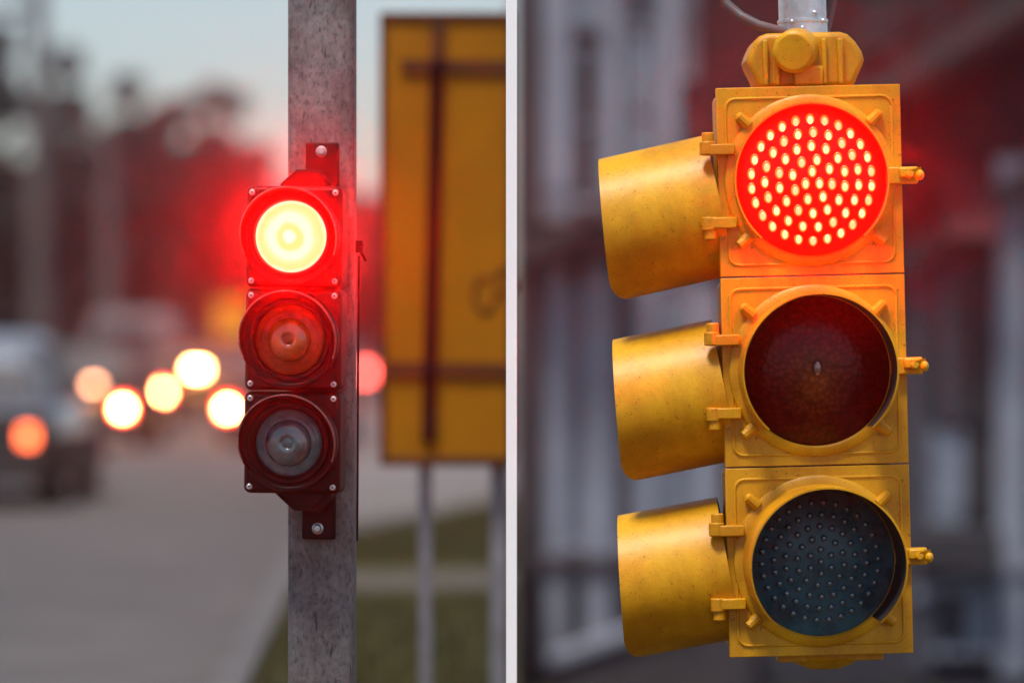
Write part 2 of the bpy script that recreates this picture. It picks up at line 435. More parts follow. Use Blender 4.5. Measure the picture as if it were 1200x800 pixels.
    Mx = Matrix.Translation((-.170, .105, ox)) @ Matrix.Rotation(R(-4.6), 4, 'Z') @ Matrix.Rotation(R(-tilt), 4, 'Y') @ Matrix.Rotation(R(-90), 4, 'Z')
    o.matrix_local = Mx

top = 1.5*SP
hub = MB()
hp = [(-56,-1),(-60,12),(-66,24),(-69,33),(-66,42),(-60,54),(-53,61),(-44,64),(42,64),(51,61),(60,52),(67,41),(70,31),(67,22),(61,10),(57,-1)]
hub.prism([(x*S, top + z*S) for x, z in hp], .02, .17)
for xx, w_ in ((-47, 3.2), (-33, 3), (22, 3), (41, 3.5)):
    rb_ = MB(); rb_.box(xx*S-w_*S, xx*S+w_*S, .006, .030, top+2*S, top+56*S); rb_.build('hub_rib', 'yellow', sig, bevel=.004, seg=3)
sk = MB(); sk.box(-14*S, 20*S, -.004, .05, top+.001, top+24*S); sk.build('hub_lug', 'yellow', sig, bevel=.006, seg=3)
hub.build('mounting_hub', 'yellow', sig, bevel=.011, seg=3)
kn = MB(); T = Matrix.Translation((-13*S, -.005, top+41*S)) @ Matrix.Rotation(R(-12), 4, 'Z') @ Matrix.Rotation(R(8), 4, 'X')
kn.lathe([(0,-.026),(.036,-.026),(.043,-.020),(.044,.0),(.044,.04)], 40, T=T)
kn.build('hub_cap', 'yellow', sig, bevel=.002)
pp = MB(); yy = .095
# lathe axis y -> world z
def zl(mb, prof, cx, cy, cz, n=40):
    pts = []; m = len(prof)
    for i in range(n):
        a = 2*pi*i/n
        for r, z in prof: pts.append((cx + r*cos(a), cy + r*sin(a), cz + z))
    mb.poly(pts, [(i*m+q, ((i+1)%n)*m+q, ((i+1)%n)*m+q+1, i*m+q+1) for i in range(n) for q in range(m-1)])
zl(pp, [(.050,0),(.050,.032),(.0515,.034),(.0515,.040),(.0485,.041),(.0485,.9),(0,.9)], 0.004, yy, top+.100)
for xx, zz in ((-15, 78), (22, 79), (-3, 70), (12, 88)):
    x_ = xx*S + .004; y_ = yy - math.sqrt(max(0, .050**2 - (xx*S)**2))
    pp.ball((x_, y_, top+zz*S), .0055, .005, .0055, 10, 6)
pp.build('support_pipe', 'pipe', sig)
cb = MB(); cb.tube([((-60-45)*S, .10, top+150*S), ((-58-30)*S, .09, top+103*S), ((-72)*S, .075, top+87*S), ((-52)*S, .06, top+75*S), (-28*S, .06, top+68*S), (-10*S, .07, top+62*S)], .0105, 12)
cb.tube([(60*S, .16, top+150*S), (44*S, .16, top+110*S), (36*S, .15, top+80*S), (30*S, .13, top+60*S)], .008, 10)
cb.build('cable', 'cable', sig)
bt = MB(); bz = -1.5*SP
bt.box(-48*S, -14*S, .03, .10, bz-9*S, bz+.004); bt.box(30*S, 76*S, .03, .10, bz-9*S, bz+.004)
zl(bt, [(0,-20*S),(20*S,-20*S),(34*S,-14*S),(44*S,-6*S),(44*S,.002)], 10*S, .09, bz, 32)
bt.build('bottom_bracket', 'yellow', sig, bevel=.003)

# ================================================================== the pole and the small signal (left)
DP = D + .115
pole = MB()
w = 78/F*DP/2; px_ = X(376, DP)
r_ = .016; out = []
for cx, cy, a_ in ((w-r_, w-r_, 0), (-w+r_, w-r_, 90), (-w+r_, -w+r_, 180), (w-r_, -w+r_, 270)):
    for k in range(7):
        a = R(a_+15*k); out.append((cx+r_*cos(a), cy+r_*sin(a)))
n = len(out)
pole.poly([(x, y, 0) for x, y in out] + [(x, y, 3.3) for x, y in out], [tuple(range(n-1,-1,-1)), tuple(range(n, 2*n))] + [(i, (i+1)%n, (i+1)%n+n, i+n) for i in range(n)])
po = pole.build('signal_pole', 'pole'); at(po, px_, DP + w, .1)
tag(po, 'mottled grey galvanised steel pole that carries the small dark signal', 'pole')

ms = thing('small_traffic_signal', 'small dark three lamp traffic signal on galvanised pole, top lamp glowing yellow red', 'traffic light',
           (X(343, D), D, Z(398, D)), (0, R(.55), R(-4.5)))
MW = 57*S
for i in range(3):
    zc = (1-i)*120.5*S; hh = 59.6*S
    b = MB(); b.box(-MW, MW, 0, .105, -hh, hh)
    md = at(b.build('lamp_module', 'maroon', ms, bevel=.013, seg=4), 0, 0, zc)
    fp = MB(); fp.box(-MW+.006, MW-.006, -.005, .001, -hh+.006, hh-.006)
    fp.build('front_plate', 'maroon', md, bevel=.006, seg=3)
    cx = -2*S
    bz_ = MB(); TB = Matrix.Translation((cx, 0, 0))
    bz_.lathe([(.098, -.004), (.098, -.020), (.096, -.024), (.090, -.024), (.087, -.021), (.083, -.020), (.080, -.026), (.074, -.026), (.072, -.020), (.071, -.008)], 80, T=TB)
    bz_.build('bezel', 'maroon', md)
    def L(a):
        e = max(0, 1 - (abs(a)/R(128))**2.2)
        return .004 + .058*e
    v = MB(); visor(v, .0955, .003, L, R(-126), R(126), y0=-.022, T=TB, r1=.0975)
    v.build('hood', ['maroon', 'maroon_gloss'], md)
    lp = MB(); aa = [R(-112 + 224*q/60) for q in range(61)]
    lp.tube([(cx + .0968*sin(a), -.0225 - L(a), .0968*cos(a)) for a in aa], .0014, 6)
    lp.build('hood_edge', 'hood_lip', md)  # pale bead added to draw the bright arc along the rim
    lr = (.0715, .070, .066)[i]
    ln = MB(); prof = []
    for k in range(25):
        r = lr*k/24
        y = -.030 + .016*(r/lr)**2 + .0004*cos(r/lr*2*pi*7)
        if r < .020: y -= .004
        prof.append((r, y))
    ln.lathe(prof, 72)
    lo = at(ln.build('lens', ('lit_red', 'red_lens', 'clear_lens')[i], md, smooth=60), cx, 0, 0)
    if i > 0:
        bl = MB()
        bl.lathe([(.0, -.043), (.009, -.0425), (.0125, -.040), (.0135, -.036), (.020, -.0375), (.0225, -.0345), (.0235, -.030)], 40, T=TB)
        bl.build('bulb_holder', ('centre_bead', 'red_lens', 'clear_lens')[i], md)
    if i > 0:
        dm = MB(); rd = (.044, .047)[i-1]
        dm.lathe([(0, -.034)] + [(rd*sin(R(q)), -.024 - .022*cos(R(q)) + (.012 if q < 20 else 0)*(1-q/20)) for q in range(8, 92, 6)], 60, T=TB)
        dm.build('inner_dome', ('red_dome', 'clear_dome')[i-1], md, smooth=60)
    for sx in (-1, 1):
        for sz in (-1, 1):
            s_ = MB(); TS = Matrix.Translation((sx*(MW-.0135), 0, sz*(hh-.0135)))
            s_.lathe([(0, -.0085), (.0042, -.0085), (.0060, -.0070), (.0062, -.004)], 18, T=TS)
            s_.lathe([(0, -.0088), (.0022, -.0088), (.0022, -.0082)], 10, mi=1, T=TS)
            s_.build('screw', ['steel', 'dark_slot'], md)
for up in (1, -1):
    nk = MB(); e = up*180*S
    p = [(-19*S, e), (2*S, e+up*20*S), (25*S, e+up*20*S), (43*S, e)]
    if up < 0: p = [(-21*S, e), (2*S, e-20*S), (30*S, e-23*S), (46*S, e-4*S), (46*S, e)]
    nk.prism(p, .02, .085)
    for xa, xb in ((-17, 3), (42, 24)):
        nk.tube([(xa*S, .018, e+up*1*S), (xb*S, .018, e+up*19*S)], .0035, 8)
    nk.build('mount_neck', 'maroon', ms, bevel=.004)
    br = MB()
    z0, z1 = (e-2*S, e+54*S) if up > 0 else (e-56*S, e+2*S)
    br.box(6*S, 46*S, .088, .102, min(z0, z1), max(z0, z1))
    bo = br.build('mount_bracket', 'black_plate', ms, bevel=.004)
    bb = MB(); TS = Matrix.Translation((25*S, .088, e + up*43*S))
    bb.lathe([(0, -.012), (.006, -.0115), (.0085, -.008), (.009, -.003), (.0115, -.002), (.0115, .001)], 20, T=TS)
    bb.build('bolt', 'steel', bo)
cl = MB()
cl.box(66*S, 74*S, .098, .113, 104*S, 118*S); cl.cyl((72*S, .09, 113*S), (72*S, .113, 113*S), .005)
cl.tube([(70*S, .108, 108*S), (78*S, .110, 94*S)], .003, 8)
cl.tube([(69.5*S, .112, 100*S), (69.5*S, .112, 0), (70.3*S, .112, -160*S), (70.6*S, .112, -238*S)], .0022, 8)
cl.build('cable_clip', 'black_plate', ms)

# ================================================================== white divider strip, added as an upright between the two halves
wp = MB(); wp.box(-.0112, .0112, 0, .06, 0, 3.4)
wo = wp.build('white_divider', 'white', bevel=.0015); at(wo, X(599.5, D), D, .004)
tag(wo, 'slim upright white divider strip added between the small dark signal and the yellow signal', 'post')

# ================================================================== amber sign on two legs
DS = 12.6
sg = thing('amber_sign', 'amber yellow sign board with dark crossed straps, on two grey legs beside the white divider', 'sign', (X(521, DS), DS, .1))
k = DS/F
def sx(px): return ((px if px < 587 else px+5)-521)*k
def sz(py): return Z(py, DS) - .1
bd = MB(); bd.box(sx(449), sx(592), 0, .05, sz(542), sz(19)); bd.build('sign_board', 'amber', sg, bevel=.004)
fr = MB()
fr.box(sx(445), sx(452), -.012, .06, sz(546), sz(15)); fr.box(sx(590), sx(596), -.012, .06, sz(546), sz(15))
fr.box(sx(452), sx(590), -.012, .06, sz(24), sz(15)); fr.box(sx(452), sx(590), -.012, .06, sz(546), sz(535))
fr.build('sign_frame', 'amber_dark', sg, bevel=.003)
def tilted(x0, y0, x1, y1, wd, d0, d1):
    m_ = MB(); dx, dz = sx(x1)-sx(x0), sz(y1)-sz(y0); L_ = math.hypot(dx, dz); nx, nz = -dz/L_*wd/2*k, dx/L_*wd/2*k
    m_.prism([(sx(x0)+nx, sz(y0)+nz), (sx(x1)+nx, sz(y1)+nz), (sx(x1)-nx, sz(y1)-nz), (sx(x0)-nx, sz(y0)-nz)], d0, d1); return m_
tilted(514, 24, 512, 78, 15, -.018, -.001).build('strap', 'amber_dark', sg)
tilted(512, 78, 502, 518, 16, -.020, -.001).build('strap', 'strap', sg)
tilted(470, 78, 590, 79, 16, -.014, -.001).build('strap', 'amber_dark', sg)
tilted(453, 432, 590, 434, 17, -.014, -.001).build('strap', 'amber_dark', sg)
for (a, b_, c_, d_) in ((508, 86, 518, 70), (503, 440, 505, 424), (502, 512, 504, 482)):
    tilted(a, b_, c_, d_, 13, -.032, -.019).build('clamp', 'knot', sg, bevel=.003)
em = MB()
for cx_, cy_, rr in ((568, 345, 12), (590, 330, 9)):
    ring = [(sx(cx_ + rr*cos(a)), -.003, sz(cy_ + 1.7*rr*sin(a))) for a in [2*pi*q/20 for q in range(17)]]
    em.tube(ring, .006, 6)
em.build('emblem', 'amber_dark', sg)
for p in (498, 582):
    lg = MB(); lg.box(sx(p-7.5), sx(p+7.5), .062, .10, 0, sz(300)); lg.build('sign_leg', 'leg', sg, bevel=.004)

# ================================================================== ground
def sheet(name, pts, z, m, kind='structure', thick=0):
    b = MB(); n = len(pts)
    if thick:
        b.poly([(x, y, z) for x, y in pts] + [(x, y, z-thick) for x, y in pts], [tuple(range(n)), tuple(range(2*n-1, n-1, -1))] + [(i, i+n, (i+1)%n+n, (i+1)%n) for i in range(n)])
    else: b.poly([(x, y, z) for x, y in pts], [tuple(range(n))])
    o = b.build(name, m, smooth=0); tag(o, kind=kind)
    if not thick and o.data.polygons[0].normal.z < 0: o.data.flip_normals()
    return o
gm = MB()                                                    # one sheet, with the sunken yard before the right hand buildings cut out of it
wx0, wx1, wy0, wy1, wz = .03, 9.0, 14.6, 31.0, -1.3
gm.poly([(-250,-60,0),(250,-60,0),(250,330,0),(-250,330,0),(wx0,wy0,0),(wx1,wy0,0),(wx1,wy1,0),(wx0,wy1,0)], [(0,1,5,4),(1,2,6,5),(2,3,7,6),(3,0,4,7)])
go = gm.build('ground', 'ground', smooth=0); tag(go, kind='structure')
for p in go.data.polygons:
    if p.normal.z < 0: p.flip()
rw_ = MB(); rw_.box(wx0-.2, wx0-.003, wy0-.2, 29.7, wz, -.004); rw_.box(wx0, wx1+.2, wy0-.2, wy0-.003, wz, -.004); rw_.box(wx1+.003, wx1+.2, wy0, wy1, wz, -.004)
tag(rw_.build('retaining_wall', 'shop_grey', smooth=0), kind='structure')
def ex(d): return -.74 - .0283*d                             # right edge of the road
sheet('road', [(ex(-40)-17,-40),(ex(-40),-40),(ex(200),200),(ex(200)-17,200)], .004, 'asphalt')
sheet('pavement', [(ex(30)+.1,30.2),(.6,32.6),(.6,47),(ex(47)+.1,47)], .008, 'paving')
vp = [(ex(-20)+.16,-20),(1.6,-20),(1.6,14.2),(.02,14.2),(.02,31.0),(-.35,30.2),(-.75,27.5),(ex(24.5)+.16,24.6)]
sheet('verge', vp, .10, 'soil', thick=.097)
sheet('path', [(ex(20)+.17,19.9),(.015,20.2),(.015,21.8),(ex(22)+.17,21.2)], .106, 'path')
kb = MB(); kb.poly([(ex(-20),-20,.004),(ex(-20)+.15,-20,.004),(ex(-20)+.15,-20,.12),(ex(-20)+.02,-20,.12),(ex(24.5),24.5,.004),(ex(24.5)+.15,24.5,.004),(ex(24.5)+.15,24.5,.12),(ex(24.5)+.02,24.5,.12)],
    [(0,1,2,3),(7,6,5,4),(0,4,5,1),(1,5,6,2),(2,6,7,3),(3,7,4,0)])
tag(kb.build('kerb', 'kerb', smooth=0), kind='structure')
g = MB(); rnd = random.Random(3)
cnt = 0
while cnt < 19000:
    y = rnd.uniform(5, 31); x = rnd.uniform(ex(y)+.18, .01 if y > 14.1 else 1.58)
    if 19.6 < y < 22.05: continue
    if y > 24.4 and x < -1.25 + (y-24.4)*.19: continue
    hgt = rnd.uniform(.03, .085) * (1.5 if y > 23 else 1); a = rnd.uniform(0, 2*pi); wv = .006
    lx, ly = rnd.gauss(0, .02), rnd.gauss(0, .02)
    g.poly([(x-wv*cos(a), y-wv*sin(a), .1), (x+wv*cos(a), y+wv*sin(a), .1), (x+lx, y+ly, .1+hgt)], [(0,1,2)]); cnt += 1
tag(g.build('grass', 'grass', smooth=0, normals=False), 'short olive grass on the verge behind the pole and under the amber sign', 'grass', kind='stuff')

# ================================================================== cars
def loft(mb, sts, mi=0):
    """stations (y, half width bottom, half width top, z0, z1, corner)"""
    ring = []
    for (y, wb, wt, z0, z1, c) in sts:
        ring.append([(-wb+c, z0), (-wb, z0+c), (-(wb*.5+wt*.5)-.01, (z0+z1)/2), (-wt, z1-c), (-wt+c*1.4, z1), (wt-c*1.4, z1), (wt, z1-c), ((wb*.5+wt*.5)+.01, (z0+z1)/2), (wb, z0+c), (wb-c, z0)])
    n = len(ring[0]); pts = [(x, sts[i][0], z) for i, r in enumerate(ring) for x, z in r]
    fs = [(i*n+q, i*n+(q+1)%n, (i+1)*n+(q+1)%n, (i+1)*n+q) for i in range(len(ring)-1) for q in range(n)]
    fs += [tuple(range(n)), tuple((len(ring)-1)*n+q for q in range(n-1, -1, -1))]
    mb.poly(pts, fs, mi)
def car(label, x, d, paint, W=1.75, Ht=1.45, lights=(), high=None, yaw=0, plate=True, Ln=4.2, name='car'):
    c = thing(name, label, 'car', (x, d, .004), (0, 0, R(yaw)), 'cars queueing on the road')
    hw = W/2; belt = Ht*.60
    b = MB()
    loft(b, [(0, hw*.90, hw*.88, .34, belt*.93, .07), (.12, hw*.97, hw*.95, .26, belt*.98, .07), (.8, hw, hw*.97, .22, belt, .06), (Ln*.62, hw, hw*.97, .22, belt, .06), (Ln*.70, hw, hw*.95, .22, belt*.97, .06), (Ln*.93, hw*.95, hw*.88, .24, belt*.80, .07), (Ln, hw*.85, hw*.78, .32, belt*.70, .07)])
    loft(b, [(.16, hw*.90, hw*.72, belt*.96, belt+.06, .02), (.42, hw*.92, hw*.72, belt*.96, Ht-.05, .05), (.75, hw*.93, hw*.72, belt*.96, Ht, .06), (Ln*.48, hw*.93, hw*.72, belt*.96, Ht-.01, .06), (Ln*.56, hw*.93, hw*.72, belt*.96, Ht-.09, .05), (Ln*.72, hw*.90, hw*.78, belt*.94, belt+.03, .02)])
    body = b.build('body', paint, c, smooth=50)
    rw = MB(); rw.poly([(-hw*.80, .125, belt+.035), (hw*.80, .125, belt+.035), (hw*.62, .405, Ht-.10), (-hw*.62, .405, Ht-.10)], [(0,1,2,3)])
    o = rw.build('rear_window', 'car_glass', c, smooth=0); s_ = o.modifiers.new('t', 'SOLIDIFY'); s_.thickness = .012
    for sx_ in (-1, 1):
        sw = MB(); xb, xt = hw*.925, hw*.745
        sw.poly([(sx_*xb, .62, belt+.03), (sx_*xb, Ln*.62, belt+.03), (sx_*xt, Ln*.50, Ht-.10), (sx_*xt, .80, Ht-.10)], [(0,1,2,3)])
        o = sw.build('side_window', 'car_glass', c, smooth=0); s_ = o.modifiers.new('t', 'SOLIDIFY'); s_.thickness = .012; s_.offset = 0
        for yy_ in (.78, Ln-.85):
            wl = MB(); T = Matrix.Translation((sx_*(hw-.10), yy_, .315)) @ Matrix.Rotation(R(90), 4, 'Z')
            wl.lathe([(.0,-.10),(.19,-.10),(.20,-.105),(.29,-.105),(.315,-.09),(.315,.09),(.29,.105),(.20,.105),(.19,.10),(0,.10)], 28, T=T)
            w_ = wl.build('wheel', 'tyre', c)
            rm = MB(); 
            T2 = Matrix.Translation((sx_*(hw-.10), yy_, .315)) @ Matrix.Rotation(R(90 if sx_ > 0 else -90), 4, 'Z')
            rm.lathe([(0,-.112),(.05,-.118),(.10,-.112),(.17,-.108),(.195,-.112),(.198,-.106)], 24, T=T2)
            rm.build('rim', 'rim', w_)
    bp = MB(); loft(bp, [(-.05, hw*.86, hw*.86, .24, .40, .05), (.10, hw*.985, hw*.985, .22, .42, .05)]); bp.build('bumper', 'trim', c, smooth=50)
    if plate:
        p = MB(); p.box(-.26, .26, -.025, .005, belt*.66, belt*.66+.12); p.build('number_plate', 'plate', c, bevel=.004)
    for (lx, lz, lw, lh, core, rim_) in lights:
        lm = MB(); lm.box(lx-lw/2-.035, lx+lw/2+.035, -.035, .06, lz-lh/2-.04, lz+lh/2+.06)
        t_ = lm.build('tail_lamp', rim_, c, bevel=.02)
        if core:
            co = MB(); T = Matrix.Translation((lx, -.036, lz))
            co.lathe([(0,-.012),(min(lw, lh)/2*.7,-.010),(min(lw, lh)/2,.002)], 24, T=T @ Matrix.Diagonal((lw/min(lw, lh), 1, lh/min(lw, lh), 1)))
            co.build('bulb_glow', core, t_)
    if high:
        hx, hz, w2, h2, m2 = high
        hm = MB(); hm.box(hx-w2/2, hx+w2/2, .02 if hz < belt else .06, .20, hz-h2/2, hz+h2/2); hm.build('brake_lamp', m2, c, bevel=.01)
    return c
M['paint_silver'] = mat('silver_blue_car_paint', (.26, .29, .33), .3, metal=.4, coat=.6, var=.05)
M['paint_dark'] = mat('dark_grey_car_paint', (.022, .019, .020), .5, coat=.05, spec=.2, var=.1)
M['paint_grey'] = mat('mid_grey_car_paint', (.06, .054, .056), .5, coat=.05, spec=.2, var=.1)
M['paint_red'] = mat('deep_red_car_paint', (.055, .008, .008), .5, coat=.05, spec=.2, var=.1)
M['paint_white'] = mat('off_white_van_paint', (.24, .21, .21), .5, coat=.1, var=.06)

# nearest: silver over dark sills, cut by the left edge of the frame
dA = 32.0; rA = X(62, dA)
ca = car('silver car nearest on the left with dark tailgate and one orange tail lamp', rA-.88, dA, 'paint_silver', 1.76, 1.47,
         lights=[(X(33, dA)-(rA-.88), Z(513, dA), .07, .06, None, 'tail_orange'), (-(X(33, dA)-(rA-.88)), Z(513, dA), .07, .06, None, 'tail_orange')])
tg = MB(); loft(tg, [(-.030, .80, .80, .30, .80, .05), (.13, .875, .87, .28, .83, .05)]); tg.build('tailgate', 'trim', ca, smooth=50)
ss = MB()
for s_ in (-1, 1): ss.box(s_*.87-.03, s_*.87+.03, .3, 3.9, .2, .60)
ss.build('sill', 'trim', ca, bevel=.015)
dB = 50.0
xB = X(106, dB)
car('small dark car beyond the silver car, one white brake lamp and one faint red lamp', xB, dB, 'paint_dark', 1.34, 1.42,
    lights=[(X(144, dB)-xB, Z(479, dB), .11, .10, 'tail_white', 'tail_rim'), (X(86, dB)-xB, Z(479, dB), .20, .2, None, 'tail_dim')],
    high=(X(109, dB)-xB, Z(452, dB), .11, .10, 'tail_pale'))
xC = X(238, 62)
car('dark red car farther ahead with a wide bright brake bar at mid window height', xC, 62, 'paint_red', 1.7, 1.45,
    lights=[(X(190, 62)-xC, Z(460, 62), .13, .12, 'tail_white', 'tail_rim'), (X(286, 62)-xC, Z(460, 62), .13, .12, 'tail_white', 'tail_rim')],
    high=(X(230, 62)-xC, Z(433, 62), .20, .08, 'tail_white'))
xE = X(330, 50.5)
car('grey car half hidden behind the small dark signal, white brake lamp at its left', xE, 50.5, 'paint_grey', 1.66, 1.44,
    lights=[(X(267, 50.5)-xE, Z(479, 50.5), .11, .10, 'tail_white', 'tail_rim'), (X(393, 50.5)-xE, Z(479, 50.5), .11, .10, 'tail_white', 'tail_rim')])
xG = X(395, 90)
car('distant dark car seen right of the galvanised pole by its single plain red lamp', xG, 90, 'paint_dark', 1.7, 1.45,
    lights=[(X(428, 90)-xG, Z(437, 90), .18, .16, None, 'tail_red'), (X(362, 90)-xG, Z(437, 90), .18, .16, None, 'tail_red')])
xH = X(168, 72)
car('dark car far ahead between the small dark car and the red car, dim red lamps', xH, 72, 'paint_dark', 1.7, 1.45,
    lights=[(X(172, 72)-xH, Z(451, 72), .22, .20, None, 'tail_dim'), (X(120, 72)-xH, Z(451, 72), .22, .20, None, 'tail_dim')])
# white van
xV = X(150, 82)
van = thing('white_van', 'off white van standing tall behind the queue of cars', 'van', (xV, 82, .004), (0,0,0), 'cars queueing on the road')
vb = MB(); loft(vb, [(0, .86, .78, .30, 1.95, .12), (.15, .90, .80, .25, 2.02, .12), (3.4, .90, .80, .25, 2.0, .12), (3.9, .90, .78, .25, 1.25, .10), (4.7, .84, .70, .28, 1.0, .10)])
vb.build('body', 'paint_white', van, smooth=50)
vw = MB(); vw.box(-.58, .58, -.012, .05, 1.25, 1.72); vw.build('rear_window', 'pane', van, bevel=.01)
for s_ in (-1, 1):
    for y_ in (.8, 3.7):
        wl = MB(); T = Matrix.Translation((s_*.80, y_, .33)) @ Matrix.Rotation(R(90), 4, 'Z')
        wl.lathe([(0,-.1),(.22,-.1),(.33,-.09),(.33,.09),(.22,.1),(0,.1)], 24, T=T); wl.build('wheel', 'tyre', van)
    tl = MB(); tl.box(s_*.78-.06, s_*.78+.06, -.015, .03, .8, 1.1); tl.build('tail_lamp', 'tail_dim', van, bevel=.01)

# ================================================================== roadside things on the far left
def lamp_post(label, x, d, h, reach, r=.10):
    t = thing('street_lamp', label, 'street lamp', (x, d, 0), (0,0,0), 'pale street lamps along the road')
    p = MB(); p.tube([(0,0,0),(0,0,h*.5),(0,0,h)], [r*1.25, r, r*.7], 12); p.build('post', 'concrete', t)
    a = MB(); a.tube([(0,0,h-.1),(reach*.2,0,h+.25),(reach*.6,0,h+.42),(reach,0,h+.45)], [r*.6,r*.5,r*.4,r*.4], 8); a.build('arm', 'concrete', t)
    hd = MB(); s_ = 1 if reach > 0 else -1
    hd.ball((reach+s_*.25, 0, h+.42), .45, .18, .14, 14, 8); hd.build('lamp_head', 'lamp_head', t)
    return t
lamp_post('pale street lamp post at the far left, its head out of frame', X(45, 84), 84, 11.2, -1.6, .21)
lamp_post('pale street lamp post before the brown trees, left of the white van', X(128, 96), 96, 6.2, -1.5, .25)
lamp_post('street lamp with its post beyond the left edge, its dark head against the sky', X(-45, 70), 70, 7.05, .7, .12)

rs = thing('road_sign', 'yellow road sign on a thin post behind the grey car', 'sign', (X(272, 74), 74, 0))
b = MB(); b.box(-.33, .33, 0, .03, Z(408, 74), Z(352, 74)); b.build('sign_plate', 'road_sign', rs, bevel=.01)
b = MB(); b.cyl((0, .05, 0), (0, .05, Z(350, 74)), .035); b.build('post', 'leg', rs)

def tree(label, x, d, h, cw, lm='leaf', n=2600, seed=1, bark='bark', base=.18, lf=.20):
    rnd = random.Random(seed)
    t = thing('broadleaf_tree', label, 'tree', (x, d, 0), (0,0,rnd.uniform(0, 6)), 'brown trees across the road')
    tr = MB(); tr.tube([(0,0,0),(.05,.03,h*.25),(-.05,.05,h*.55),(.03,0,h*.9)], [h*.030, h*.022, h*.013, h*.004], 9)
    tips = []
    for k in range(16):
        z = h*rnd.uniform(base, .85); a = rnd.uniform(0, 2*pi)
        f = max(.25, 1 - ((z/h - .5)/.55)**2)
        L_ = cw*.5*f*rnd.uniform(.6, 1.0); tip = Vector((L_*cos(a), L_*sin(a), z + L_*rnd.uniform(.25, .8)))
        tip.z = min(tip.z, h*.98)
        tr.tube([(0,0,z), tip*0.55 + Vector((0,0,z*.45)), tip], [h*.010, h*.006, h*.002], 6); tips.append((tip, L_))
    tr.build('trunk', bark, t)
    cr = MB()
    cl = []
    for tip, L_ in tips:
        for q in range(3): cl.append((tip*rnd.uniform(.55, 1.05) + Vector((rnd.gauss(0,.3), rnd.gauss(0,.3), rnd.gauss(0,.4))), rnd.uniform(.45, 1.0)*cw*.16))
    cl.append((Vector((0,0,h*.95)), cw*.13)); cl.append((Vector((0,0,h*.8)), cw*.2))
    for k in range(n):
        c, r = cl[rnd.randrange(len(cl))]
        v = Vector((rnd.gauss(0,1), rnd.gauss(0,1), rnd.gauss(0,.8))); v = v.normalized()*r*rnd.random()**.4
        cr.leaf(c+v, lf*rnd.uniform(.6, 1.3), rnd)
    cr.build('crown', lm, t, smooth=0, normals=False)
TR = [  # label, px, d, top px, crown width px, material
    ('tall brown tree at the left edge of the photo', -5, 105, 30, 165, 'leaf'),
    ('brown tree between the two pale lamp posts', 78, 118, 56, 140, 'leaf'),
    ('brown tree just right of the second pale lamp post', 150, 110, 88, 120, 'leaf'),
    ('lower brown tree in the dip of the tree line', 200, 125, 128, 120, 'leaf'),
    ('rounded glow tinted brown tree left of the lit small signal', 250, 100, 98, 105, 'leaf_glow_tint'),
    ('glow tinted brown tree partly behind the lit small signal', 305, 104, 172, 110, 'leaf_glow_tint'),
    ('glow tinted brown tree hidden mostly behind the galvanised pole', 370, 112, 205, 120, 'leaf_glow_tint'),
    ('small glow tinted brown tree in the gap between the pole and the amber sign', 436, 108, 232, 70, 'leaf_glow_tint'),
]
for i, (lb, px, d, top, cw, lm) in enumerate(TR):
    h = Z(top, d); tree(lb, X(px, d), d, h, cw/F*d*1.1, lm, n=8000, seed=20+i, bark='pale_bark' if i in (2, 4) else 'bark', lf=.30)
wd = MB(); rnd = random.Random(9)
for k in range(20000):
    d = rnd.uniform(128, 140); px = rnd.uniform(-900, 560)
    top = 215 + 45*sin(px*.021) + 25*sin(px*.057+1); z = (rnd.random()**.8) * Z(top, d)
    wd.leaf(Vector((X(px, d), d, z+.1)), .42*rnd.uniform(.6, 1.3), rnd)
tag(wd.build('undergrowth', 'leaf', smooth=0, normals=False), 'far brown thicket closing the view behind the trees', 'thicket', kind='stuff')

# ================================================================== buildings on the right
DB = 30.0; kb_ = DB/F
def bx(px): return X(px, DB)
def bz(py): return Z(py, DB)
def bbox(m_, px0, px1, py0, py1, y0, y1): m_.box(bx(px0), bx(px1), y0, y1, bz(py1), bz(py0))
gb = thing('grey_building', 'blurred blue grey stone building with pale pilasters and tall windows, left of the yellow signal', 'building', (0, DB, .02))
G0 = -.02
b = MB(); b.box(bx(602), bx(1010), 0, 9, -1.31, 9); b.build('wall', 'stone', gb)
for p0, p1, m_ in ((601, 628, 'stone_warm'), (636, 668, 'stone_pale'), (706, 728, 'stone_pale'), (772, 796, 'stone_pale')):
    b = MB(); bbox(b, p0, p1, -250, 262, -.12, -.001); b.build('pilaster', m_, gb, bevel=.01)
for p0, p1, m_ in ((601, 626, 'stone_warm'), (640, 664, 'stone_pale'), (684, 716, 'stone_pale'), (746, 768, 'stone_pale'), (812, 840, 'stone_pale')):
    b = MB(); bbox(b, p0, p1, 312, 793, -.12, -.001); b.build('pilaster', m_, gb, bevel=.01)
def window(par, px0, px1, py0, py1, pane='pane', frame='stone_pale', y=-.02, bars=1):
    f = MB(); t = 5
    bbox(f, px0, px0+t, py0, py1, y-.03, .0-.002); bbox(f, px1-t, px1, py0, py1, y-.03, -.002)
    bbox(f, px0+t, px1-t, py0, py0+t, y-.03, -.002); bbox(f, px0+t, px1-t, py1-t, py1, y-.03, -.002)
    for q in range(bars):
        yy_ = py0 + (py1-py0)*(q+1)/(bars+1); bbox(f, px0+t, px1-t, yy_-2, yy_+2, y-.02, -.004)
    fo = f.build('window', frame, par)
    p = MB(); bbox(p, px0+t, px1-t, py0+t, py1-t, -.008, -.003); p.build('pane', pane, fo)
    s_ = MB(); bbox(s_, px0-4, px1+4, py1, py1+6, -.10, -.002); s_.build('sill', frame, fo)
window(gb, 672, 704, 60, 240, 'pane'); window(gb, 732, 768, 30, 230, 'pane_pale'); window(gb, 674, 702, -150, 30, 'pane_pale')
window(gb, 800, 850, -60, 90, 'pane_pale')
